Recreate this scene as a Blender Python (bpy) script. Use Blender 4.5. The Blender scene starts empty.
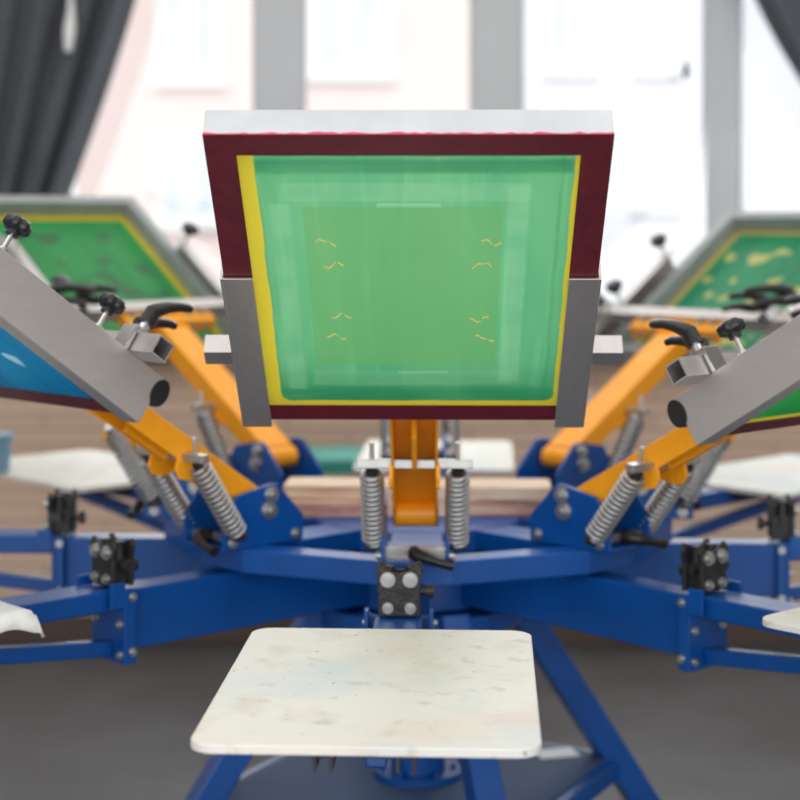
import bpy, bmesh, math, random
from math import sin, cos, pi, radians as R
from mathutils import Matrix, Vector
random.seed(4)
C = bpy.context.scene.collection
S = bpy.context.scene

# ------------------------------------------------------------------ camera, world, lights, exposure
EYE = 1.46            # eye height
CAMX, CAMY = -0.0343, -3.43
FPX = 1800.0
cd = bpy.data.cameras.new('camera'); cam = bpy.data.objects.new('camera', cd); C.objects.link(cam)
cam.location = (CAMX, CAMY, EYE); cam.rotation_euler = (R(90), 0, 0)
cd.sensor_width = 36; cd.lens = FPX / 800 * 36
cd.shift_y = -(400 - 217) / 800
cd.clip_end = 200
cd.dof.use_dof = True; cd.dof.focus_distance = 2.36; cd.dof.aperture_fstop = 3.2
S.camera = cam
S.view_settings.view_transform = 'Standard'; S.view_settings.look = 'None'
S.view_settings.exposure = 0.0; S.view_settings.gamma = 1.0; S.view_settings.use_curve_mapping = False

w = bpy.data.worlds.new('world'); S.world = w; w.use_nodes = True
wn = w.node_tree.nodes; wn['Background'].inputs[0].default_value = (0.93, 0.97, 1.0, 1); wn['Background'].inputs[1].default_value = 1.15

sl = bpy.data.lights.new('sun', 'SUN'); sl.energy = 2.1; sl.angle = R(15)
so = bpy.data.objects.new('sun', sl); C.objects.link(so); so.rotation_euler = (R(48), 0, R(-12))

def area(name, loc, target, sx, sy, power, col=(1, 1, 1)):
    l = bpy.data.lights.new(name, 'AREA'); l.shape = 'RECTANGLE'; l.size = sx; l.size_y = sy; l.energy = power; l.color = col
    o = bpy.data.objects.new(name, l); C.objects.link(o); o.location = loc
    o.rotation_euler = (Vector(target) - Vector(loc)).to_track_quat('-Z', 'Y').to_euler()
    return o
area('daylight_rear_windows', (0, 2.70, 2.15), (0, -1.5, 1.0), 5.0, 2.0, 90, (0.97, 0.99, 1.0))
area('fill_overhead', (0, -0.6, 3.2), (0, -0.6, 0), 6.0, 4.0, 88, (1.0, 0.98, 0.95))  # broad fill added under the ceiling to brighten the platens and back wall
area('fill_front', (0, -5.0, 2.0), (0, 0, 1.3), 7.0, 2.4, 120, (1.0, 0.99, 0.98))  # soft fill added behind the camera to light wall, curtains and mullions frontally

# ------------------------------------------------------------------ helpers
class MB:
    def __init__(s): s.v = []; s.f = []; s.m = []; s.cur = 0; s.M = Matrix.Identity(4); s.sm = []
    def add(s, vs, fs, smooth=False):
        b = len(s.v); s.v += [tuple(s.M @ Vector(p)) for p in vs]
        for f in fs: s.f.append([b + i for i in f]); s.m.append(s.cur); s.sm.append(smooth)
        return s
    def box(s, x0, x1, y0, y1, z0, z1):
        v = [(x0,y0,z0),(x1,y0,z0),(x1,y1,z0),(x0,y1,z0),(x0,y0,z1),(x1,y0,z1),(x1,y1,z1),(x0,y1,z1)]
        return s.add(v, [(0,3,2,1),(4,5,6,7),(0,1,5,4),(1,2,6,5),(2,3,7,6),(3,0,4,7)])
    def prism(s, pts, a, b, axis='y'):
        # pts: 2D polygon; axis y -> (x,z) polygon extruded along y ; axis z -> (x,y) polygon extruded along z
        n = len(pts)
        mk = (lambda p, t: (p[0], t, p[1])) if axis == 'y' else ((lambda p, t: (p[0], p[1], t)) if axis == 'z' else (lambda p, t: (t, p[0], p[1])))
        v = [mk(p, a) for p in pts] + [mk(p, b) for p in pts]
        f = [tuple(range(n)), tuple(range(2*n-1, n-1, -1))] + [(i, (i+1) % n, n+(i+1) % n, n+i) for i in range(n)]
        return s.add(v, f)
    def tube(s, path, r, seg=10, cap=True, squash=1.0):
        # path list of points; r number or list
        P = [Vector(p) for p in path]; n = len(P); rr = r if isinstance(r, (list, tuple)) else [r]*n
        T = []
        for i in range(n):
            t = (P[min(i+1, n-1)] - P[max(i-1, 0)]); T.append(t.normalized())
        up = Vector((0, 0, 1)) if abs(T[0].z) < .9 else Vector((1, 0, 0))
        nrm = T[0].cross(up).normalized(); vs = []
        for i in range(n):
            nrm = (nrm - T[i]*nrm.dot(T[i])).normalized(); bi = T[i].cross(nrm)
            for k in range(seg):
                a = 2*pi*k/seg; vs.append(P[i] + nrm*cos(a)*rr[i] + bi*sin(a)*rr[i]*squash)
        fs = [(i*seg+k, i*seg+(k+1) % seg, (i+1)*seg+(k+1) % seg, (i+1)*seg+k) for i in range(n-1) for k in range(seg)]
        s.add(vs, fs, True)
        if cap:
            s.add([vs[k] for k in range(seg)], [tuple(range(seg-1, -1, -1))]); s.add([vs[(n-1)*seg+k] for k in range(seg)], [tuple(range(seg))])
        return s
    def bar(s, a, b, wd, ht, side=None):
        # rectangular bar from a to b; wd across (horizontal), ht vertical-ish
        a = Vector(a); b = Vector(b); t = (b-a).normalized()
        sd = Vector(side).normalized() if side else t.cross(Vector((0, 0, 1))).normalized()
        n = sd.cross(t).normalized()
        vs = []
        for p in (a, b):
            for i, j in ((-1,-1),(1,-1),(1,1),(-1,1)): vs.append(p + sd*i*wd/2 + n*j*ht/2)
        return s.add(vs, [(3,2,1,0),(4,5,6,7),(0,1,5,4),(1,2,6,5),(2,3,7,6),(3,0,4,7)])
    def bolt(s, p, d, r=.008, h=.006):
        p = Vector(p); d = Vector(d).normalized()
        s.tube([p, p+d*h*.25], r*1.25, 14); s.tube([p+d*h*.25, p+d*h], r, 6); s.tube([p+d*h, p+d*h*1.5], r*.55, 10)
        return s
    def lobed(s, p, d, r, h, lobes=6, depth=.16):
        p = Vector(p); d = Vector(d).normalized(); u = d.orthogonal().normalized(); v = d.cross(u); n = 48; vs = []
        prof = [(0, .80), (.18, 1.0), (.78, 1.0), (1.0, .78), (1.05, .35)]
        for (hh, k) in prof:
            for i in range(n):
                a = 2*pi*i/n; q = r*k*(1-depth*(.5-.5*cos(lobes*a))**1.5) ; vs.append(p+d*h*hh+(u*cos(a)+v*sin(a))*q)
        m = len(prof)
        fs = [(j*n+i, j*n+(i+1) % n, (j+1)*n+(i+1) % n, (j+1)*n+i) for j in range(m-1) for i in range(n)]
        s.add(vs, fs + [tuple(range(n-1, -1, -1)), tuple(range((m-1)*n, m*n))], True)
        return s
    def build(s, name, mats, parent=None, bevel=0, fix=True):
        me = bpy.data.meshes.new(name); me.from_pydata(s.v, [], s.f)
        for q in (mats if isinstance(mats, (list, tuple)) else [mats]): me.materials.append(q)
        me.polygons.foreach_set('material_index', s.m); me.polygons.foreach_set('use_smooth', s.sm)
        if fix:
            b = bmesh.new(); b.from_mesh(me); bmesh.ops.recalc_face_normals(b, faces=b.faces); b.to_mesh(me); b.free()
        me.update()
        o = bpy.data.objects.new(name, me); C.objects.link(o)
        if parent: o.parent = parent
        if bevel:
            mo = o.modifiers.new('bevel', 'BEVEL'); mo.width = bevel; mo.segments = 2; mo.limit_method = 'ANGLE'; mo.angle_limit = R(40)
        return o

def tag(o, label=None, cat=None, group=None, kind=None):
    if label: o['label'] = label
    if cat: o['category'] = cat
    if group: o['group'] = group
    if kind: o['kind'] = kind
    return o
def empty(name, loc, rot=(0, 0, 0)):
    o = bpy.data.objects.new(name, None); o.empty_display_size = .05; C.objects.link(o); o.location = loc; o.rotation_euler = rot
    return o
def copy_tree(o, parent=None):
    c = o.copy(); C.objects.link(c); c.parent = parent
    for ch in list(o.children): copy_tree(ch, c)
    return c
def at(px, py, y):
    d = y - CAMY
    return Vector((CAMX + (px-400)/FPX*d, y, EYE - (py-217)/FPX*d))

# ------------------------------------------------------------------ materials
def srgb(r, g, b):
    f = lambda c: (c/255/12.92) if c/255 <= .04045 else ((c/255+.055)/1.055)**2.4
    return (f(r), f(g), f(b), 1)
def mat(name, col, rough=.5, metal=0., noise=0., nscale=20., col2=None, bump=0., bscale=None, stretch=None, spec=.5, coat=0):
    m = bpy.data.materials.new(name); m.use_nodes = True; nt = m.node_tree; N = nt.nodes; L = nt.links
    b = N['Principled BSDF']; b.inputs['Base Color'].default_value = col; b.inputs['Roughness'].default_value = rough
    b.inputs['Metallic'].default_value = metal; b.inputs['Specular IOR Level'].default_value = spec; b.inputs['Coat Weight'].default_value = coat
    tc = N.new('ShaderNodeTexCoord'); mp = N.new('ShaderNodeMapping'); L.new(tc.outputs['Object'], mp.inputs[0])
    if stretch: mp.inputs['Scale'].default_value = stretch
    if noise or col2:
        n = N.new('ShaderNodeTexNoise'); n.inputs['Scale'].default_value = nscale; n.inputs['Detail'].default_value = 6; n.inputs['Roughness'].default_value = .62
        L.new(mp.outputs[0], n.inputs[0])
        cr = N.new('ShaderNodeValToRGB'); c2 = col2 or tuple(max(0, c*(1-noise)) for c in col[:3])+(1,)
        cr.color_ramp.elements[0].position = .35; cr.color_ramp.elements[1].position = .65
        cr.color_ramp.elements[0].color = c2; cr.color_ramp.elements[1].color = col
        L.new(n.outputs[0], cr.inputs[0]); L.new(cr.outputs[0], b.inputs['Base Color'])
    if bump:
        n2 = N.new('ShaderNodeTexNoise'); n2.inputs['Scale'].default_value = bscale or nscale*3; L.new(mp.outputs[0], n2.inputs[0])
        bp = N.new('ShaderNodeBump'); bp.inputs['Strength'].default_value = bump; bp.inputs['Distance'].default_value = .01
        L.new(n2.outputs[0], bp.inputs['Height']); L.new(bp.outputs[0], b.inputs['Normal'])
    return m
M = {}
M['blue'] = mat('blue_paint', srgb(0, 74, 150), .36, noise=.18, nscale=9, bump=.05, bscale=120)
M['yellow'] = mat('yellow_paint', srgb(250, 165, 22), .4, noise=.1, nscale=14, bump=.04, bscale=100)
M['alu'] = mat('brushed_aluminium', srgb(205, 200, 198), .4, .85, noise=.06, nscale=10, stretch=(1, 6, 6), bump=.03, bscale=200)
M['aluframe'] = mat('frame_aluminium', srgb(198, 200, 206), .5, .15, noise=.16, nscale=9)
M['greyframe'] = mat('dull_grey_frame', srgb(150, 156, 156), .5, .2, noise=.15, nscale=12)
M['steel'] = mat('zinc_steel', srgb(190, 190, 188), .32, .85, noise=.15, nscale=60)
M['spring'] = mat('spring_steel', srgb(172, 172, 172), .32, .75)
M['chrome'] = mat('chrome', srgb(225, 225, 225), .15, 1.)
M['black'] = mat('black_plastic', srgb(28, 28, 30), .35, noise=.2, nscale=50)
M['castiron'] = mat('dark_cast_steel', srgb(62, 60, 60), .45, .5, noise=.45, nscale=60, bump=.2, bscale=150)
M['maroon'] = mat('maroon_tape', srgb(98, 20, 36), .5, noise=.28, nscale=30, bump=.12, bscale=45)
M['pink'] = mat('pink_ink', srgb(200, 60, 95), .5)
M['wood'] = mat('pale_plywood', srgb(222, 206, 180), .6, col2=srgb(188, 150, 128), nscale=6, stretch=(1.5, 16, 16))
M['curtain'] = mat('curtain_cloth', srgb(82, 85, 92), .9, noise=.12, nscale=8, bump=.1, bscale=300)
M['winframe'] = mat('window_frame_paint', srgb(205, 207, 211), .5, noise=.04, nscale=4)
M['whitepaint'] = mat('white_paint', srgb(238, 238, 236), .6, noise=.04, nscale=5)
M['paper'] = mat('paper', srgb(238, 240, 240), .7)
M['cloth'] = mat('white_cloth', srgb(236, 234, 230), .85, noise=.06, nscale=20, bump=.3, bscale=60)
M['teal'] = mat('teal_paint', srgb(40, 140, 125), .45, noise=.1)
M['tub'] = mat('light_blue_plastic', srgb(120, 160, 190), .4, noise=.05)
M['shelf'] = mat('shelf_sheet', srgb(70, 90, 124), .7, 0., spec=.2, noise=.15, nscale=5)

def plat_mat(name, seed):
    m = bpy.data.materials.new(name); m.use_nodes = True; nt = m.node_tree; N = nt.nodes; L = nt.links; b = N['Principled BSDF']
    b.inputs['Roughness'].default_value = .5
    tc = N.new('ShaderNodeTexCoord'); mp = N.new('ShaderNodeMapping'); mp.inputs['Location'].default_value = (seed, seed*2.3, 0); L.new(tc.outputs['Object'], mp.inputs[0])
    prev = None
    col = N.new('ShaderNodeRGB'); col.outputs[0].default_value = srgb(226, 221, 213); prev = col.outputs[0]
    for sc, c, lo, hi, k in ((4, srgb(196, 206, 212), .52, .68, .7), (4.6, srgb(226, 194, 182), .54, .72, .6), (14, srgb(204, 192, 172), .54, .70, .5), (26, srgb(186, 178, 168), .60, .72, .6), (80, srgb(130, 120, 112), .69, .73, .7)):
        n = N.new('ShaderNodeTexNoise'); n.inputs['Scale'].default_value = sc; n.inputs['Detail'].default_value = 5
        mp2 = N.new('ShaderNodeMapping'); mp2.inputs['Location'].default_value = (sc*3.1, sc, 0); L.new(mp.outputs[0], mp2.inputs[0]); L.new(mp2.outputs[0], n.inputs[0])
        mr = N.new('ShaderNodeMapRange'); mr.inputs[1].default_value = lo; mr.inputs[2].default_value = hi; mr.inputs[4].default_value = k; L.new(n.outputs[0], mr.inputs[0])
        mx = N.new('ShaderNodeMixRGB'); L.new(mr.outputs[0], mx.inputs[0]); L.new(prev, mx.inputs[1]); mx.inputs[2].default_value = c; prev = mx.outputs[0]
    L.new(prev, b.inputs['Base Color'])
    return m

def mesh_mat(name, base, base2, zone, border, bw, blotch=None, residue=None, light=None, round_=0):
    """printing mesh: coloured emulsion, a slightly different image zone, a yellow ink border. Object coords: x length 0..LEN, y across"""
    m = bpy.data.materials.new(name); m.use_nodes = True; nt = m.node_tree; N = nt.nodes; L = nt.links
    N.remove(N['Principled BSDF']); out = N['Material Output']
    tc = N.new('ShaderNodeTexCoord'); sp = N.new('ShaderNodeSeparateXYZ'); L.new(tc.outputs['Object'], sp.inputs[0])
    def noise(sc, stretch=(1, 1, 1), det=4):
        mp = N.new('ShaderNodeMapping'); mp.inputs['Scale'].default_value = stretch; L.new(tc.outputs['Object'], mp.inputs[0])
        n = N.new('ShaderNodeTexNoise'); n.inputs['Scale'].default_value = sc; n.inputs['Detail'].default_value = det; L.new(mp.outputs[0], n.inputs[0]); return n.outputs[0]
    def mr(x, a, b, c=0., d=1.):
        n = N.new('ShaderNodeMapRange'); n.interpolation_type = 'SMOOTHSTEP'; L.new(x, n.inputs[0]); n.inputs[1].default_value = a; n.inputs[2].default_value = b; n.inputs[3].default_value = c; n.inputs[4].default_value = d; return n.outputs[0]
    def math_(op, a, b):
        n = N.new('ShaderNodeMath'); n.operation = op
        for i, q in enumerate((a, b)):
            if isinstance(q, (int, float)): n.inputs[i].default_value = q
            else: L.new(q, n.inputs[i])
        return n.outputs[0]
    def boxm(x0, x1, y0, y1, e=.002):
        a = math_('MULTIPLY', mr(X, x0-e, x0+e), mr(X, x1-e, x1+e, 1, 0)); b = math_('MULTIPLY', mr(Y, y0-e, y0+e), mr(Y, y1-e, y1+e, 1, 0))
        return math_('MULTIPLY', a, b)
    def mix(f, a, b):
        n = N.new('ShaderNodeMixRGB')
        if isinstance(f, (int, float)): n.inputs[0].default_value = f
        else: L.new(f, n.inputs[0])
        for i, q in ((1, a), (2, b)):
            if isinstance(q, tuple): n.inputs[i].default_value = q
            else: L.new(q, n.inputs[i])
        return n.outputs[0]
    wob = math_('MULTIPLY', math_('SUBTRACT', noise(14), .5), .006)
    X = math_('ADD', sp.outputs[0], wob); Y = math_('ADD', sp.outputs[1], wob)
    c = mix(mr(noise(3.5, (.5, 2.2, 1)), .38, .62), base, base2)
    c = mix(math_('MULTIPLY', mr(noise(9, (.35, 5, 1)), .5, .7), .35), c, tuple(min(1, q*1.35) for q in base[:3])+(1,))
    if residue:
        (rc, bands) = residue
        for (x0, x1, y0, y1, e, k) in bands: c = mix(math_('MULTIPLY', boxm(x0, x1, y0, y1, e), math_('MULTIPLY', mr(noise(7, (2, .8, 1)), .3, .6, .5, 1), k)), c, rc)
    if light:
        (rc, bands) = light
        for (x0, x1, y0, y1, e, k) in bands: c = mix(math_('MULTIPLY', boxm(x0, x1, y0, y1, e), math_('MULTIPLY', mr(noise(9, (2, .8, 1)), .3, .6, .4, 1), k)), c, rc)
    if zone: (zc, x0, x1, y0, y1, k) = zone; c = mix(math_('MULTIPLY', boxm(x0, x1, y0, y1), k), c, zc)
    if blotch:
        (bc, sc, lo, hi, x0, x1, y0, y1) = blotch
        c = mix(math_('MULTIPLY', boxm(x0, x1, y0, y1, .01), mr(noise(sc, (1, 1, 1), 1), lo, hi)), c, bc)
    if border:
        (l, r_, lo, hi) = bw      # inner limits: y left, y right, x low, x high
        if round_:
            # rounded inner rectangle at the low end
            cx_, cy_ = lo+round_, (l+r_)/2; hw__ = (r_-l)/2-round_
            dx = math_('MAXIMUM', math_('SUBTRACT', cx_, X), 0.); dy = math_('MAXIMUM', math_('SUBTRACT', math_('ABSOLUTE', math_('SUBTRACT', Y, cy_), 0.), hw__), 0.)
            dd = math_('SQRT', math_('ADD', math_('MULTIPLY', dx, dx), math_('MULTIPLY', dy, dy)), 0.)
            inn = math_('MULTIPLY', mr(dd, round_-.0015, round_+.0015, 1, 0), mr(X, hi-.001, hi+.001, 1, 0))
        else: inn = boxm(lo, hi, l, r_, .0015)
        c = mix(inn, border, c)
    d = N.new('ShaderNodeBsdfDiffuse'); t = N.new('ShaderNodeBsdfTranslucent'); g = N.new('ShaderNodeBsdfGlossy'); g.inputs['Roughness'].default_value = .3
    L.new(c, d.inputs[0]); L.new(c, t.inputs[0])
    m1 = N.new('ShaderNodeMixShader'); m1.inputs[0].default_value = .5; L.new(d.outputs[0], m1.inputs[1]); L.new(t.outputs[0], m1.inputs[2])
    m2 = N.new('ShaderNodeMixShader'); m2.inputs[0].default_value = .06; L.new(m1.outputs[0], m2.inputs[1]); L.new(g.outputs[0], m2.inputs[2])
    L.new(m2.outputs[0], out.inputs[0])
    return m

def glass_mat():
    m = bpy.data.materials.new('window_glass'); m.use_nodes = True; nt = m.node_tree; N = nt.nodes; L = nt.links
    N.remove(N['Principled BSDF']); t = N.new('ShaderNodeBsdfTransparent'); t.inputs[0].default_value = (.97, .985, .98, 1)
    g = N.new('ShaderNodeBsdfGlossy'); g.inputs['Roughness'].default_value = .02; x = N.new('ShaderNodeMixShader'); x.inputs[0].default_value = .04
    L.new(t.outputs[0], x.inputs[1]); L.new(g.outputs[0], x.inputs[2]); L.new(x.outputs[0], N['Material Output'].inputs[0]); return m
M['glass'] = glass_mat()

def brick_mat(name, c1, c2, mortar, bw=.42, bh=.052, ms=.004, bump=.3):
    m = bpy.data.materials.new(name); m.use_nodes = True; nt = m.node_tree; N = nt.nodes; L = nt.links; b = N['Principled BSDF']; b.inputs['Roughness'].default_value = .8
    tc = N.new('ShaderNodeTexCoord'); mp = N.new('ShaderNodeMapping'); L.new(tc.outputs['Object'], mp.inputs[0]); mp.inputs['Rotation'].default_value = (R(90), 0, 0)
    br = N.new('ShaderNodeTexBrick'); L.new(mp.outputs[0], br.inputs[0]); br.inputs['Scale'].default_value = 1
    br.inputs['Color1'].default_value = c1; br.inputs['Color2'].default_value = c2; br.inputs['Mortar'].default_value = mortar
    br.inputs['Brick Width'].default_value = bw; br.inputs['Row Height'].default_value = bh; br.inputs['Mortar Size'].default_value = ms
    L.new(br.outputs[0], b.inputs['Base Color']); bp = N.new('ShaderNodeBump'); bp.inputs['Strength'].default_value = bump; bp.inputs['Distance'].default_value = .005; bp.invert = True
    L.new(br.outputs[1], bp.inputs['Height']); L.new(bp.outputs[0], b.inputs['Normal']); return m
M['tanwall'] = brick_mat('tan_painted_brick', srgb(218, 188, 168), srgb(208, 178, 158), srgb(176, 148, 132))
M['pinkwall'] = mat('pink_facade', srgb(226, 204, 200), .9, noise=.05, nscale=.3)
M['plaster'] = mat('pale_plaster', srgb(226, 224, 230), .8, noise=.05, nscale=1)
M['skyglass'] = mat('facade_glass', srgb(206, 214, 220), .6, noise=.1, nscale=1)
M['floor'] = mat('concrete_floor', srgb(76, 78, 84), .5, col2=srgb(58, 58, 62), nscale=2.2, bump=.06, bscale=40)
M['lino'] = mat('room_paint', srgb(205, 200, 194), .8, noise=.04, nscale=3)

# ------------------------------------------------------------------ room shell
WY = 2.77
def struct(o): o['kind'] = 'structure'; return o
struct(MB().box(-4.6, 4.6, -5.2, WY+.3, -.1, 0).build('floor', M['floor']))
struct(MB().box(-4.6, 4.6, -5.2, WY+.3, 3.3, 3.4).build('ceiling', M['lino']))
struct(MB().box(-4.7, -4.6, -5.2, WY+.3, 0, 3.3).build('wall_left', M['lino']))
struct(MB().box(4.6, 4.7, -5.2, WY+.3, 0, 3.3).build('wall_right', M['lino']))
SILL = at(0, 352, WY).z
wb = MB().box(-4.6, 4.6, WY, WY+.3, 0, SILL-.03); wb.box(-4.6, -3.55, WY, WY+.3, SILL-.03, 3.3); wb.box(3.5, 4.6, WY, WY+.3, SILL-.03, 3.3); wb.box(-3.55, 3.5, WY, WY+.3, 2.95, 3.3)
struct(wb.build('wall_back', M['tanwall']))
struct(MB().box(-3.55, 3.5, WY-.10, WY+.3, SILL-.03, SILL).build('trim_sill', M['winframe'], bevel=.006))
struct(MB().box(-4.6, 4.6, WY-.018, WY, 0, .09).build('baseboard_back', mat('dark_skirting', srgb(84, 66, 58), .6, noise=.1)))
WF = WY+.08
mull = [(at((a+b)/2, 0, WF).x, (b-a)/FPX*(WF-CAMY)) for a, b in ((257, 303), (473, 520), (706, 737))]
xs = [(-3.47, .15), (-2.63, .15), (-1.87, .15), (at(50, 0, WF).x, .15)] + mull + [(1.83, .15), (2.62, .15), (3.42, .15)]
for i in range(len(xs)-1):
    # each bay: one window unit with its own frame, between post centres
    a, wa = xs[i]; b, wb_ = xs[i+1]; fr = MB()
    fr.box(a, a+wa/2, WF-.04, WF+.04, SILL, 2.95); fr.box(b-wb_/2, b, WF-.04, WF+.04, SILL, 2.95)
    fr.box(a+wa/2, b-wb_/2, WF-.04, WF+.04, SILL, SILL+.06); fr.box(a+wa/2, b-wb_/2, WF-.04, WF+.04, 2.89, 2.95)
    # slim inner sash bead
    for x in (a+wa/2, b-wb_/2-.012): fr.box(x, x+.012, WF-.05, WF+.02, SILL+.06, 2.89)
    o = struct(fr.build('window_%d' % (i+1), M['winframe']))
    gl = MB(); gl.box(a+wa/2+.012, b-wb_/2-.012, WF-.003, WF+.003, SILL+.06, 2.89); gl.build('pane', M['glass'], o)

# ------------------------------------------------------------------ outside: two facades
def facade(name, x0, x1, y, z0, z1, wallm, wins, label):
    r = empty(name, ((x0+x1)/2, y, z0)); tag(r, label, 'building', 'houses across the street')
    ox, oy, oz = (x0+x1)/2, y, z0
    MB().box(x0-ox, x1-ox, 0, 3, 0, z1-z0).build('wall', wallm, r)
    for (px, py, wpx, hpx) in wins:
        c = at(px, py, y); s = (y-CAMY)/FPX; ww, hh = wpx*s/2, hpx*s/2; x, z = c.x-ox, c.z-oz
        f = MB(); t = .14
        f.box(x-ww, x-ww+t, -.10, 0, z-hh, z+hh); f.box(x+ww-t, x+ww, -.10, 0, z-hh, z+hh); f.box(x-ww+t, x+ww-t, -.10, 0, z+hh-t, z+hh); f.box(x-ww+t, x+ww-t, -.10, 0, z-hh, z-hh+t)
        f.box(x-.06, x+.06, -.10, 0, z-hh+t, z+hh-t); f.box(x-ww-.1, x+ww+.1, -.2, 0, z-hh-.12, z-hh)
        fo = f.build('window', M['whitepaint'], r)
        MB().box(x-ww+t, x+ww-t, -.05, -.01, z-hh+t, z+hh-t).build('pane', M['skyglass'], fo)
    return r
YB = 32
xm = at(505, 0, YB).x
facade('apartment_building', -16, xm, YB, -6, 14, M['pinkwall'], [(190, 35, 64, 90), (190, 180, 64, 84), (350, 28, 80, 92), (350, 180, 80, 84), (30, 35, 64, 90)], 'pale pink building outside, behind the left and middle window panes')
facade('office_building', xm+.3, 17, YB+1, -6, 14, M['plaster'], [(570, 30, 50, 80), (656, 165, 44, 84), (570, 165, 44, 84), (656, 30, 44, 80)], 'whitish building outside, behind the right window panes')
gr = MB().box(-25, 25, WY+.4, 60, -6.2, -6).build('ground', mat('outdoor_paving', srgb(190, 190, 190), .8, noise=.1, nscale=1)); struct(gr)

# ------------------------------------------------------------------ curtains
def curtain(name, top, bot, z0, z1, y, label, folds, side):
    # top=(xa,xb) at z1 ; bot at z0 ; swept edge follows a curve
    nx, nz = 150, 40; vs = []; fs = []
    for j in range(nz+1):
        t = j/nz; z = z1+(z0-z1)*t; e = t**1.35
        xa = top[0]+(bot[0]-top[0])*e; xb = top[1]+(bot[1]-top[1])*e
        for i in range(nx+1):
            u = i/nx; ph = u*folds*2*pi
            amp = .045*(.6+.4*sin(u*7+1))
            vs.append((xa+(xb-xa)*u+.012*sin(ph*2+t*3), y+amp*sin(ph+.7*sin(t*3+u*5))+.012*sin(ph*2.7+2), z))
    for j in range(nz):
        for i in range(nx): a = j*(nx+1)+i; fs.append((a, a+1, a+nx+2, a+nx+1))
    b = MB(); b.add(vs, fs, True); o = b.build(name, M['curtain'], fix=False)
    so_ = o.modifiers.new('thick', 'SOLIDIFY'); so_.thickness = .004
    tag(o, label, 'curtain', 'dark curtains at the window'); return o
CY = WY-.19
eT = at(128, 0, CY); e2 = at(66, 195, CY)
zt = 2.98
def xl(px, py): return at(px, py, CY).x
curtain('curtain', (-2.3, xl(150, 0)+.12), (-1.9, xl(40, 0)), at(0, 262, CY).z, zt, CY, 'dark grey curtain swept aside at the left end of the window', 9, -1)
# right curtain: its inner edge bows out to the right
def curtain_right():
    nx, nz = 90, 40; vs = []; fs = []; z0 = 1.2
    for j in range(nz+1):
        t = j/nz; z = zt+(z0-zt)*t
        zt0 = at(0, 0, CY).z
        xa = xl(700, 0)+ (zt-z)**2*.30 ; xb = 2.6
        xa = min(xa, 2.2)
        for i in range(nx+1):
            u = i/nx; ph = u*7*2*pi
            vs.append((xa+(xb-xa)*u, CY+.04*sin(ph+.8*sin(t*3))+.01*sin(ph*2.3), z))
    for j in range(nz):
        for i in range(nx): a = j*(nx+1)+i; fs.append((a, a+1, a+nx+2, a+nx+1))
    b = MB(); b.add(vs, fs, True); o = b.build('curtain', M['curtain'], fix=False); o.modifiers.new('thick', 'SOLIDIFY').thickness = .004
    tag(o, 'dark grey curtain hanging at the upper right of the window', 'curtain', 'dark curtains at the window')
curtain_right()
rod = empty('curtain_rod', (0, CY, 3.02)); tag(rod, 'white curtain rod fixed above the window', 'curtain rod')
MB().tube([(-2.6, 0, 0), (2.9, 0, 0)], .014, 12).build('rod', M['whitepaint'], rod)
for x in (-2.5, 0, 2.8): MB().tube([(x, 0, 0), (x, .19, .0)], .01, 8).build('bracket', M['whitepaint'], rod)
cp = at(686, 70, WY-.05)
cr = empty('pull_cord', (cp.x, cp.y, cp.z)); tag(cr, 'thin blind pull cord with a dark knob in front of the window', 'cord')
MB().tube([(0, 0, 0), (0, 0, 2.9-cp.z)], .0022, 6).build('cord', M['whitepaint'], cr)
MB().tube([(0, 0, .03), (0, 0, .015), (0, 0, -.015), (0, 0, -.03)], [.004, .012, .014, .006], 10).build('knob', M['black'], cr)
tp = at(71, 30, CY-.07)
MBt = MB(); MBt.tube([(0, 0, .16), (0, 0, .06), (-.005, 0, 0), (-.01, 0, -.07)], [.003, .012, .02, .012], 10)
o = MBt.build('curtain_tassel', M['whitepaint']); o.location = tp; tag(o, 'small white tassel hanging on the left curtain', 'tassel')

# ------------------------------------------------------------------ press stand
st = empty('press_stand', (0, 0, 0)); tag(st, 'blue steel stand with splayed legs and a low shelf under the press', 'press stand')
LR = R(-18)
def pol(r, phi, z): return Vector((-sin(phi)*r, -cos(phi)*r, z))
for k in range(4):
    phi = LR + k*pi/2; b = MB(); d0 = pol(.188, phi, EYE-.728); d1 = pol(.660, phi, .012)
    b.bar(d0, d1, .054, .054); lg = b.build('leg', M['blue'], st, bevel=.004)
    MB().box(-.05, .05, -.05, .05, 0, .012).build('foot_plate', M['blue'], lg).matrix_local = Matrix.Translation(pol(.660, phi, 0)) @ Matrix.Rotation(-phi, 4, 'Z')
zs = EYE-1.065
cs = [pol(.415, LR+k*pi/2, zs) for k in range(4)]
b = MB(); b.prism([(c.x*.97, c.y*.97) for c in cs], zs, zs+.004, 'z'); b.build('shelf', M['shelf'], st)
for k in range(4): MB().bar(cs[k]+Vector((0, 0, -.018)), cs[(k+1) % 4]+Vector((0, 0, -.018)), .03, .036).build('shelf_rail', M['blue'], st, bevel=.002)
b = MB(); b.tube([(0, 0, zs+.004), (0, 0, EYE-.74)], .052, 32); b.build('post', M['blue'], st)
b = MB(); b.tube([(0, 0, zs+.004), (0, 0, zs+.016)], .085, 36)
for k in range(6): b.bolt((.067*cos(k*pi/3), .067*sin(k*pi/3), zs+.016), (0, 0, 1), .007, .006)
b.build('flange', M['blue'], st)
b = MB(); b.tube([(0, 0, EYE-.76), (0, 0, EYE-.725)], .2, 40); b.build('top_plate', M['blue'], st, bevel=.003)
pp = MB(); pp.box(-.04, .04, -.028, .028, 0, .0015); o = pp.build('paper', M['paper']); o.location = (.275, .13, zs+.0042); o.rotation_euler = (0, 0, R(14)); tag(o, 'small white paper sheet lying on the low shelf', 'paper')

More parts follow.
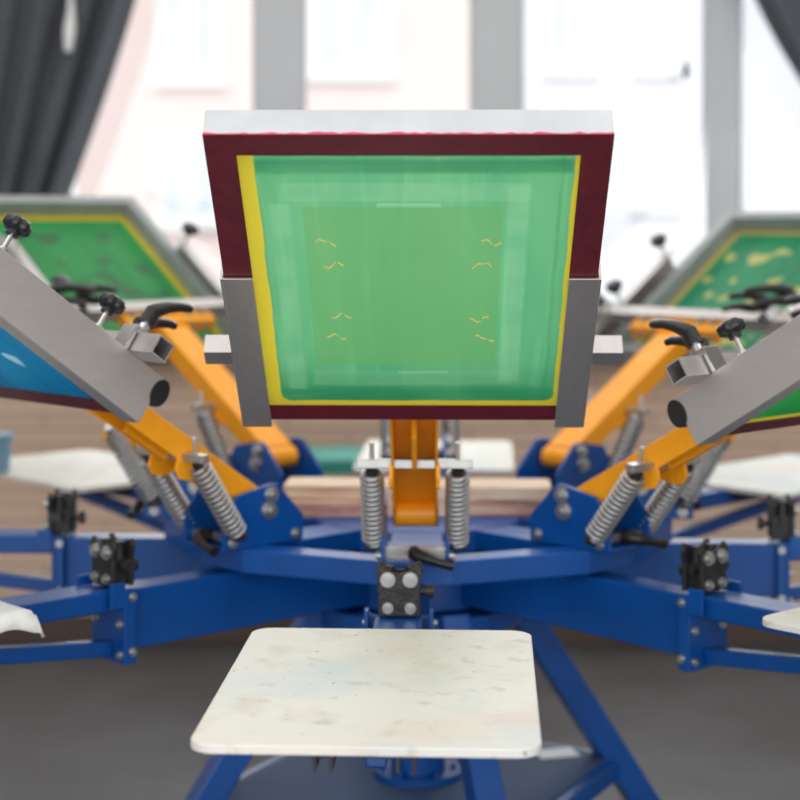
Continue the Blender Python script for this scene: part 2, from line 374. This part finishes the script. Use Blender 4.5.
# ------------------------------------------------------------------ lower carousel (platen arms)
PD = R(2.9)
def rot(phi): return -pi/2 - phi
low = empty('platen_carousel', (0, 0, EYE-.72)); tag(low, 'blue carousel of box beams that carries the platens', 'carousel')
MB().tube([(0, 0, .0), (0, 0, .115)], .15, 40).build('hub', M['blue'], low, bevel=.004)
Z = .72
def zz(v): return v+Z      # eye-relative height -> carousel local
def make_arm(parent):
    b = MB(); b.box(.13, .686, -.028, .028, zz(-.712), zz(-.612)); a = b.build('platen_arm', M['blue'], parent, bevel=.003)
    b = MB(); b.box(.686, .694, -.05, .05, zz(-.730), zz(-.606)); b.box(.672, .686, -.05, -.044, zz(-.730), zz(-.606)); b.box(.672, .686, .044, .05, zz(-.730), zz(-.606))
    ep = b.build('end_plate', M['blue'], a, bevel=.0015)
    for y in (-.05, .05):
        for z in (-.62, -.71): MB().bolt((.679, y, zz(z)), (0, y, 0), .006, .005).build('bolt', M['steel'], a)
    for y in (-.036, .036):
        for z in (-.665, -.715): MB().bolt((.694, y, zz(z)), (1, 0, 0), .006, .005).build('bolt', M['steel'], a)
    b = MB(); b.box(.694, 1.30, -.036, .036, zz(-.642), zz(-.607)); b.build('support_tube', M['blue'], a, bevel=.003)
    b = MB(); b.bar((.694, 0, zz(-.71)), (1.26, 0, zz(-.652)), .026, .026); b.build('brace_tube', M['blue'], a, bevel=.003)
    # registration clamp: two eared cheeks, core, four cap bolts, side screw
    b = MB(); b.M = Matrix.Translation((-.018, 0, 0))
    prof = [(-.032, zz(-.605)), (.032, zz(-.605)), (.031, zz(-.562)), (.036, zz(-.540)), (.030, zz(-.527)), (.014, zz(-.537)), (0, zz(-.541)), (-.014, zz(-.537)), (-.030, zz(-.527)), (-.036, zz(-.540)), (-.031, zz(-.562))]
    b.prism(prof, .716, .724, 'x'); b.prism(prof, .682, .690, 'x'); b.box(.690, .716, -.024, .024, zz(-.605), zz(-.56))
    b.tube([(.703, -.034, zz(-.570)), (.703, .045, zz(-.570))], .007, 12); b.tube([(.703, .04, zz(-.570)), (.703, .052, zz(-.570))], .010, 14); b.tube([(.70, 0, zz(-.578)), (.668, 0, zz(-.578))], .006, 10); b.tube([(.670, 0, zz(-.578)), (.660, 0, zz(-.578))], .012, 12)
    b.tube([(.703, -.017, zz(-.56)), (.703, -.017, zz(-.532))], .009, 12); b.tube([(.703, .017, zz(-.56)), (.703, .017, zz(-.532))], .009, 12)
    cl = b.build('registration_clamp', M['castiron'], a, bevel=.0012)
    for y, z, r in ((-.017, -.549, .0100), (.017, -.549, .0100), (-.017, -.592, .0075), (.017, -.592, .0075)):
        b = MB(); b.M = Matrix.Translation((-.018, 0, 0))
        b.tube([(.724, y, zz(z)), (.728, y, zz(z))], r*1.15, 18); b.tube([(.728, y, zz(z)), (.733, y, zz(z))], r*.8, 18); b.tube([(.733, y, zz(z)), (.7345, y, zz(z))], r*.45, 6)
        b.build('clamp_bolt', M['steel'], a)
    for q in (-.049, .049): MB().box(.694, .722, q-.003, q+.003, zz(-.636), zz(-.594)).build('side_lug', M['blue'], a, bevel=.001)
    return a
arm0 = make_arm(low)
for k in range(8):
    a = arm0 if k == 0 else copy_tree(arm0, low)
    a.rotation_euler = (0, 0, rot(PD+k*pi/4))

# platens
def rounded(x0, x1, y0, y1, r, n=7):
    pts = []
    for cx, cy, a0 in ((x1-r, y1-r, 0), (x0+r, y1-r, 90), (x0+r, y0+r, 180), (x1-r, y0+r, 270)):
        for i in range(n+1): a = R(a0+90*i/n); pts.append((cx+r*cos(a), cy+r*sin(a)))
    return pts
plabels = ['white platen board nearest the viewer, below the front screen', 'white platen board half under a cloth at the left edge', 'white platen board straight out to the far left', 'white platen board behind the left springs, on the far side',
           'white platen board seen through the middle, behind the hub', 'white platen board behind the right springs, on the far side', 'white platen board straight out to the far right', 'white platen corner at the right edge, low beside a blue tube']
ZP = -.579
PRD = [1.18, 1.235, 1.18, 1.18, 1.18, 1.18, 1.18, 1.21]
PDZ = [0, -.002, -.012, -.020, -.028, -.020, -.012, -.002]
def platen(k, seed):
    r = empty('platen', pol(PRD[k], PD+k*pi/4, EYE+ZP-.03+PDZ[k]), (0, 0, rot(PD+k*pi/4)))
    tag(r, plabels[k], 'platen board', 'platen boards around the press')
    b = MB(); b.prism(rounded(-.28, .285, -.195, .195, .03), .019, .03, 'z'); b.build('board', plat_mat('platen_%d' % k, seed), r, bevel=.002)
    for y in (-.046, .046):
        b = MB(); b.box(-.26, .277, y-.011, y-.007, -.001, .019); b.box(-.26, .277, y+.007, y+.011, -.001, .019); b.box(-.26, .277, y-.007, y+.007, .015, .019); b.build('rail', M['castiron'], r)
    return r
for k in range(8): pt = platen(k, k*1.7+.4)

# ------------------------------------------------------------------ upper carousel
HD = R(1.1)
up = empty('head_carousel', (0, 0, EYE-.605)); tag(up, 'blue upper ring with pivot brackets for the print heads', 'carousel')
UZ = .605
def uz(v): return v+UZ
pts = []
for k in range(8):
    ph = HD+k*pi/4
    for t in (-.06, .06):
        # point at radial .474, tangential t
        p = pol(.475, ph, 0) + Vector((cos(ph), -sin(ph), 0))*(-t if False else t)
        pts.append((math.atan2(p.y, p.x), p.x, p.y))
pts.sort(); out_ = [(p[1], p[2]) for p in pts]; n = len(out_)
inn = [(x*.88, y*.88) for x, y in out_]
b = MB(); v = [(x, y, 0) for x, y in out_]+[(x, y, .04) for x, y in out_]+[(x, y, 0) for x, y in inn]+[(x, y, .04) for x, y in inn]; f = []
for i in range(n):
    j = (i+1) % n; f += [(i, j, n+j, n+i), (2*n+j, 2*n+i, 3*n+i, 3*n+j), (n+i, n+j, 3*n+j, 3*n+i), (j, i, 2*n+i, 2*n+j)]
b.add(v, f); b.build('ring', M['blue'], up, bevel=.002)
MB().tube([(0, 0, -.0), (0, 0, .038)], .20, 48).build('hub_plate', M['blue'], up, bevel=.002)
for k in range(8):
    sp_ = MB().box(.19, .43, -.045, .045, .002, .038).build('spoke', M['blue'], up, bevel=.002); sp_.rotation_euler = (0, 0, rot(HD+k*pi/4))
def make_bracket(parent):
    D_ = .065; T = Matrix.Translation((D_, 0, 0))
    prof = [(.45, uz(-.565)), (.45, uz(-.515)), (.42, uz(-.474)), (.345, uz(-.460)), (.33, uz(-.462)), (.272, uz(-.52)), (.272, uz(-.565))]
    b = MB(); b.M = T; b.prism(prof, -.056, -.049); b.prism(prof, .049, .056); b.box(.272, .45, -.049, .049, uz(-.565), uz(-.558))
    br = b.build('pivot_bracket', M['blue'], parent, bevel=.0015)
    for s in (-1, 1):
        for p, r, h in (((.345, s*.056, uz(-.478)), .012, .009), ((.350, s*.056, uz(-.505)), .013, .010), ((.43, s*.056, uz(-.552)), .008, .006), ((.29, s*.056, uz(-.552)), .008, .006), ((.39, s*.0605, uz(-.585)), .008, .006)):
            b = MB(); b.M = T; b.bolt(p, (0, s, 0), r, h); b.build('bolt', M['steel'], br)
    b = MB(); b.tube([(.498, .0, uz(-.545)), (.520, .0, uz(-.545)), (.530, .006, uz(-.546)), (.538, .04, uz(-.556)), (.538, .062, uz(-.560))], [.011, .012, .010, .007, .009], 12)
    b.build('lock_lever', M['black'], br)
    b = MB(); b.M = T; b.box(.42, .435, -.049, .049, uz(-.552), uz(-.540)); b.build('stop_bar', M['steel'], br)
    return br
br0 = make_bracket(up)
for k in range(8):
    a = br0 if k == 0 else copy_tree(br0, up)
    a.rotation_euler = (0, 0, rot(HD+k*pi/4))

# boards stacked on the hub
def board(z, wx, wy, th, rz, label, m):
    b = MB(); b.prism(rounded(-wx/2, wx/2, -wy/2, wy/2, .012, 3), 0, th, 'z'); o = b.build('wooden_plank', m, bevel=.002); o.location = (.0, .04, z); o.rotation_euler = (0, 0, R(rz)); tag(o, label, 'plank', 'planks stacked on the press hub'); return o
zb = EYE-.5665
board(zb, .53, .14, .029, 2, 'pale wooden plank lying on the hub, lower of two', mat('stained_plywood', srgb(214, 196, 172), .6, col2=srgb(178, 112, 106), nscale=5, stretch=(1.5, 10, 14)))
board(zb+.0295, .51, .12, .026, -3, 'pale wooden plank lying on the hub, upper of two', M['wood'])

# ------------------------------------------------------------------ print heads
PR, PZ = .415, -.497           # pivot
P0 = Vector((.382, 0, .202))   # lower inner edge of the screen underside, relative to pivot
TILT = R(38.5)
FM = Matrix.Translation(P0) @ Matrix.Rotation(-TILT, 4, 'Y')
AM = Matrix.Rotation(-R(36.5), 4, 'Y')
def make_head():
    r = empty('print_head', (0, 0, 0))
    b = MB(); b.M = AM                                    # U channel arm, open below
    b.box(.0, .485, -.037, -.032, -.021, .021); b.box(.0, .485, .032, .037, -.021, .021); b.box(.012, .485, -.032, .032, .015, .021)
    b.tube([(0, -.038, 0), (0, .038, 0)], .021, 24)
    b.build('arm', M['yellow'], r, bevel=.0015)
    b = MB(); b.M = AM; b.box(.445, .495, -.12, .12, .022, .028); b.box(.445, .450, -.12, .12, -.004, .022)
    b.box(.45, .49, -.12, -.114, .002, .022); b.box(.45, .49, .114, .12, .002, .022); hp = b.build('head_plate', M['yellow'], r, bevel=.001)
    for y in (-.095, -.06, .06, .095):
        b = MB(); b.M = AM; b.bolt((.47, y, .028), (0, 0, 1), .007, .006); b.build('plate_bolt', M['steel'], hp)
        b = MB(); b.M = AM; b.bolt((.445, y, .010), (-1, 0, 0), .007, .006); b.build('plate_bolt', M['steel'], hp)
    for y in (-.015, .015):
        b = MB(); b.M = AM; b.bolt((.33, y, .016), (0, 0, -1), .007, .006); b.build('arm_bolt', M['steel'], r)
    b = MB(); b.M = AM; b.box(.20, .30, -.004, .004, -.026, .016); b.build('rib', M['yellow'], r, bevel=.001)
    for s in (-1, 1):
        b = MB(); b.M = AM
        b.prism([(.14, -.018), (.205, -.018), (.198, -.040), (.183, -.048), (.166, -.042)], s*.037-.003, s*.037+.003)
        b.build('spring_lug', M['yellow'], r, bevel=.001)
    # cross bar carrying springs
    ta = Vector((.575-PR, 0, -.392-PZ)); tb = Vector((.492-PR, 0, -.537-PZ))
    b = MB(); b.box(ta.x-.008, ta.x+.008, -.092, .092, ta.z-.006, ta.z+.008)
    for s in (-1, 1): b.tube([(ta.x, s*.068, ta.z), (ta.x+.004, s*.068, ta.z+.035)], .004, 8)
    b.build('spring_bar', M['steel'], r, bevel=.001)
    for s in (-1, 1):
        A = ta + Vector((0, s*.068, -.006)); B = tb + Vector((0, s*.068, 0)); ax = (B-A).normalized(); L_ = (B-A).length
        u = ax.orthogonal().normalized(); v = ax.cross(u); path = []; turns = 15; N_ = turns*14
        for i in range(N_+1):
            t = i/N_; rad = .0165*min(1, .35+t*18, .35+(1-t)*18); ang = t*turns*2*pi
            path.append(A+ax*(L_*(.04+.92*t))+(u*cos(ang)+v*sin(ang))*rad)
        b = MB(); b.tube(path, .0037, 6); sp = b.build('spring', M['spring'], r)
        MB().tube([A, A+ax*.012], .010, 10).build('spring_cap', M['castiron'], sp)
        b = MB(); b.tube([B-ax*.014, B], .012, 12); b.tube([B+Vector((0, -.014, 0)), B+Vector((0, .014, 0))], .006, 8)
        b.build('spring_anchor', M['castiron'], sp)
    # cross tube (hollow square) along t, in screen frame
    b = MB(); b.M = FM; u0, n0, h, w_ = .050, .0875, .0155, .0025
    for (a0, a1, c0, c1) in ((-h, h, h-w_, h), (-h, h, -h, -h+w_), (-h, -h+w_, -h+w_, h-w_), (h-w_, h, -h+w_, h-w_)):
        b.box(u0+a0, u0+a1, -.306, .306, n0+c0, n0+c1)
    b.build('cross_tube', M['alu'], r)
    for s in (-1, 1):
        b = MB(); b.M = FM
        def ybox(x0, x1, a, c, z0, z1): b.box(x0, x1, min(s*a, s*c), max(s*a, s*c), z0, z1)
        ybox(-.014, .350, .246, .250, -.006, .072); ybox(-.014, .350, .207, .246, -.0062, -.0025); ybox(-.014, .350, .222, .246, .068, .072)
        ch = b.build('side_clamp', M['alu'], r, bevel=.0008)
        for uu in (.122, .320):
            b = MB(); b.M = FM; b.tube([(uu, s*.236, .0365), (uu, s*.236, .108)], .0038, 10); b.tube([(uu, s*.236, .072), (uu, s*.236, .077)], .008, 6); b.build('clamp_screw', M['chrome'], ch)
            b = MB(); b.M = FM; b.tube([(uu, s*.236, .100), (uu, s*.236, .110)], .010, 12); b.lobed((uu, s*.236, .108), (0, 0, 1), .0215, .018); b.build('star_knob', M['black'], ch)
        b = MB(); b.M = FM; b.prism([(-.020+.016*cos(a), .05+.022*sin(a)) for a in [2*pi*i/20 for i in range(20)]], min(s*.240, s*.252), max(s*.240, s*.252)); b.build('end_bumper', M['black'], ch)
        b = MB(); b.M = FM; b.box(u0-.022, u0+.022, min(s*.215, s*.251), max(s*.215, s*.251), n0+h, n0+h+.010); b.box(u0+.018, u0+.024, min(s*.215, s*.251), max(s*.215, s*.251), .072, n0+h+.010); b.tube([(u0, s*.232, n0+h+.010), (u0, s*.232, n0+h+.030)], .009, 12); b.build('lever_block', M['chrome'], ch, bevel=.001)
        b = MB(); b.M = FM; z0 = n0+h+.028
        b.tube([(u0, s*.232, z0-.004), (u0, s*.232, z0+.022)], [.014, .012], 14)
        b.tube([(u0, s*.232, z0+.006), (u0-.004, s*.230, z0+.022), (u0-.022, s*.226, z0+.040), (u0-.044, s*.220, z0+.056), (u0-.062, s*.214, z0+.066), (u0-.070, s*.211, z0+.069)], [.011, .012, .0095, .0075, .0075, .006], 12)
        b.build('clamp_lever', M['black'], ch)
        b = MB(); b.M = FM; b.tube([(u0+.004, s*.222, z0-.006), (u0-.014, s*.206, z0+.002), (u0-.038, s*.196, z0+.022), (u0-.062, s*.190, z0+.036), (u0-.076, s*.187, z0+.040)], [.011, .011, .0085, .007, .006], 12)
        b.build('clamp_lever', M['black'], ch)
    return r
head0 = make_head()
hlabels = ['yellow print head raised straight towards the viewer, behind the front screen', 'yellow print head with springs in the left foreground', 'yellow print head behind the left foreground head, pointing far left', 'yellow print head on the far left side, holding the green rear screen',
           'yellow print head at the back, hidden behind the front head', 'yellow print head on the far right side, holding the spotted rear screen', 'yellow print head behind the right foreground head, pointing far right', 'yellow print head with springs in the right foreground']
# screens
LEN, HW, BW, TH = .632, .2445, .037, .040
GREEN, GREEN2 = srgb(96, 186, 128), srgb(84, 176, 132)
yl = srgb(232, 214, 62)
def border(l=.012, r_=.012, lo=.012, hi=.012, ln=LEN, hw=HW, bw=BW): return (-hw+bw+l, hw-bw-r_, bw+lo, ln-bw-hi)
# local +y of a screen is the viewer's right on the front head
front_mesh = mesh_mat('green_mesh', srgb(118, 200, 142), srgb(96, 188, 134), (srgb(112, 182, 108), .140, .495, -.134, .117, .62), yl, border(.020, .006, .012, -.01),
    residue=(srgb(48, 150, 100), [(BW, .085, -.21, .21, .014, .9), (BW, .12, -.21, .21, .03, .4), (LEN-BW-.036, LEN-BW-.010, -.2, .2, .005, .8), (LEN-.0395, LEN-.0375, -.19, .2, .001, 1.6), (.05, .59, .186, .190, .003, .4), (.05, .56, -.195, -.186, .004, .6), (.13, .5, -.04, .06, .05, .35)]),
    light=(srgb(150, 216, 168), [(.505, .54, -.16, .15, .003, .5), (.10, .535, .122, .150, .003, .5), (.09, .128, -.14, .14, .003, .25), (.492, .502, -.04, .04, .001, .8), (.12, .126, -.02, .05, .001, .8), (.08, .50, -.175, -.150, .004, .4)]), round_=.016)
blue_mesh = mesh_mat('blue_mesh', srgb(16, 134, 182), srgb(10, 116, 168), None, srgb(190, 225, 235), border(-.01, -.01, -.01, -.01), blotch=(srgb(150, 205, 225), 16, .60, .63, .12, .5, -.15, .15))
rear_mesh = mesh_mat('rear_green_mesh', srgb(60, 168, 92), srgb(50, 154, 86), None, yl, border(.018, .018, .018, .02, .60, HW, .03), blotch=(srgb(70, 130, 90), 11, .52, .64, .06, .5, -.17, .17))
green_mesh = mesh_mat('vivid_green_mesh', srgb(52, 168, 80), srgb(44, 152, 76), None, yl, border(), blotch=(srgb(70, 130, 90), 14, .58, .66, .1, .5, -.16, .16))
spot_mesh = mesh_mat('spotted_green_mesh', srgb(50, 162, 112), srgb(44, 146, 104), None, srgb(214, 196, 110), border(.016, .016, .016, .016, .59, .215, .03), blotch=(srgb(214, 214, 130), 12, .575, .61, .06, .52, -.16, .16))
slabels = ['large green printing screen in a maroon bordered frame, facing the viewer', 'blue printing screen with maroon border, cut off at the left edge', 'printing screen mostly hidden behind the blue left screen', 'bright green printing screen with yellow border, far left behind the blue screen',
           'printing screen at the back, hidden by the front screen', 'green printing screen with pale yellow spots, far right', 'printing screen mostly hidden behind the right foreground head', 'green printing screen with maroon border, cut off at the right edge']
smesh = [front_mesh, blue_mesh, green_mesh, rear_mesh, green_mesh, spot_mesh, green_mesh, green_mesh]
def ring_prism(b, x0, x1, y0, y1, bw, z0, z1, irr=0):
    o_ = [(x0, y0), (x1, y0), (x1, y1), (x0, y1)]; i_ = [(x0+bw, y0+bw), (x1-bw, y0+bw), (x1-bw, y1-bw), (x0+bw, y1-bw)]
    v = [(x, y, z) for z in (z0, z1) for x, y in o_+i_]; f = []
    for k in range(4):
        j = (k+1) % 4
        f += [(k, j, 4+j, 4+k), (8+j, 8+k, 12+k, 12+j), (k, 8+k, 8+j, j), (4+j, 12+j, 12+k, 4+k)]
    b.add(v, f)
def squiggle(b, cx, cy, k):
    # thin curved stroke lying on the underside of the mesh
    rnd = random.Random(k); pts = []; n = 14; ln = .026; hook = rnd.choice((-1, 1))
    for i in range(n+1):
        t = i/n; pts.append((cx+.0055*sin(t*pi*1.6+k)*hook+.002*sin(t*11+k), cy-ln/2+ln*t, .0018+.0032*abs(sin(pi*t*1.5+.3))))
    v = []; f = []
    for i, (x, y, wd) in enumerate(pts): v += [(x-wd/2, y, -.0003), (x+wd/2, y, -.0003)]
    for i in range(n):
        if i != 8+(k % 2): f.append((2*i, 2*i+1, 2*i+3, 2*i+2))
    b.add(v, f)
M['mark'] = mat('yellow_mark', srgb(240, 228, 130), .6, noise=.15, nscale=90)
def screen(k, loc, rotv):
    LEN, HW = size[k]; BW = .03 if k in (3, 5) else .037
    r = empty('printing_screen', loc, rotv); tag(r, slabels[k], 'printing screen', 'screens held in the print heads')
    b = MB(); ring_prism(b, 0, LEN, -HW, HW, BW, .0008, TH); b.build('frame', M['aluframe'] if k not in (3, 5) else M['greyframe'], r, bevel=.002)
    b = MB(); b.add([(.02, -HW+.02, 0), (LEN-.02, -HW+.02, 0), (LEN-.02, HW-.02, 0), (.02, HW-.02, 0)], [(0, 3, 2, 1)])
    b.cur = 1
    if k == 0:
        for q, (cx, cy) in enumerate(((.422, -.108), (.373, -.100), (.258, -.094), (.210, -.103), (.422, .104), (.373, .093), (.253, .092), (.207, .100))): squiggle(b, cx, cy, q)
    b.build('mesh', [smesh[k], M['mark']], r, fix=False)
    b = MB(); nseg = 60                                    # maroon tape, folded a little round the end
    ring_prism(b, -.0006, LEN+.0006, -HW-.0006, HW+.0006, BW+.0006, -.0014, -.0004)
    b.build('border_tape', M['maroon'], r)
    b = MB(); rnd = random.Random(k)                       # ragged strip of tape on the outer end face
    v = []; f = []
    for i in range(nseg+1):
        y = -HW+2*HW*i/nseg; h = .0004+.0032*rnd.random()**2.2
        v += [(LEN+.0008, y, -.001), (LEN+.0008, y, h)]
    for i in range(nseg): f.append((2*i, 2*i+2, 2*i+3, 2*i+1))
    b.add(v, f); b.build('tape_edge', M['pink'], r, fix=False)
    return r
extra = [0, -2.8, 0, -3.5, 0, -6, 0, -7]       # degrees each head is raised beyond the first
slide = [0, 0, 0, -.03, 0, -.02, 0, 0]
size = [(LEN, HW)]*8; size[3] = (.60, HW); size[5] = (.59, .215)
out = [0, .035, 0, .02, 0, .02, 0, .035]     # clamps set further out on some heads
for k in range(8):
    h = head0 if k == 0 else copy_tree(head0)
    ph = HD+k*pi/4; e = R(extra[k])
    h.location = pol(PR, ph, EYE+PZ); h.rotation_euler = (0, -e, rot(ph)); tag(h, hlabels[k], 'print head', 'print heads around the press')
    W = Matrix.Translation(h.location) @ Matrix.Rotation(rot(ph), 4, 'Z') @ Matrix.Rotation(-e, 4, 'Y')
    p = W @ (P0 + Matrix.Rotation(-TILT, 3, 'Y') @ Vector((slide[k]+out[k], 0, 0)))
    for c in h.children:
        if c.name.split('.')[0] in ('cross_tube', 'side_clamp'): c.location = Matrix.Rotation(-TILT, 3, 'Y') @ Vector((out[k], 0, 0))
    screen(k, p, (0, -(TILT+e), rot(ph)))

# ------------------------------------------------------------------ cloth on the left platen, tub on the rear-left platen
def cloth():
    nx, ny = 60, 40; v = []; f = []; rnd = random.Random(2)
    for i in range(nx+1):
        for j in range(ny+1):
            x = -.305+.50*i/nx; y = -.218+.436*j/ny
            ox = max(0, -.284-x); oy = max(0, abs(y)-.197)
            drop = max(ox, oy)*1.25 + (.007*sin(y*90)+.005*sin(y*151+1) if ox > .005 else 0)+(.005*sin(x*60) if oy > .01 else 0)
            xx = x+ox*.55+(.004*sin(y*110) if ox > .004 else 0); yy = y-(oy*.55 if y > 0 else -oy*.55)
            v.append((xx, yy, .0325+.0012*sin(x*40+y*23)-drop+.001*sin(x*90)))
    for i in range(nx):
        for j in range(ny): a = i*(ny+1)+j; f.append((a, a+1, a+ny+2, a+ny+1))
    b = MB(); b.add(v, f, True); o = b.build('cloth', M['cloth'], fix=False)
    o.modifiers.new('thick', 'SOLIDIFY').thickness = .0015
    o.location = pol(PRD[1], PD+pi/4, EYE+ZP-.03+PDZ[1]); o.rotation_euler = (0, 0, rot(PD+pi/4)); tag(o, 'crumpled white cloth draped over the platen at the left edge', 'cloth')
cloth()
tb_ = at(0, 0, .86); tx = CAMX+(-6-400)/FPX*(.80-CAMY)
tub = empty('plastic_tub', (tx, .80, EYE+ZP-.018)); tag(tub, 'light blue plastic tub standing on the far left platen', 'tub')
b = MB(); b.tube([(0, 0, 0), (0, 0, .075), (0, 0, .077)], [.036, .042, .043], 28); b.build('body', M['tub'], tub)
b = MB(); b.tube([(0, 0, .077), (0, 0, .087)], .046, 28); b.build('lid', M['tub'], tub, bevel=.002)
# teal bench far behind
tl = at(300, 453, 2.2); tr = at(366, 453, 2.2)
tbm = empty('bench', ((tl.x+tr.x)/2, 2.2, 0)); tag(tbm, 'teal bench standing against the back wall behind the hub', 'bench')
hw_ = .12; zt_ = tl.z
MB().box(-hw_, .14, -.16, .16, zt_-.045, zt_).build('bench_top', M['teal'], tbm, bevel=.004)
for x in (-hw_+.04, .10):
    for y in (-.12, .12): MB().box(x-.02, x+.02, y-.02, y+.02, 0, zt_-.045).build('leg', M['teal'], tbm)
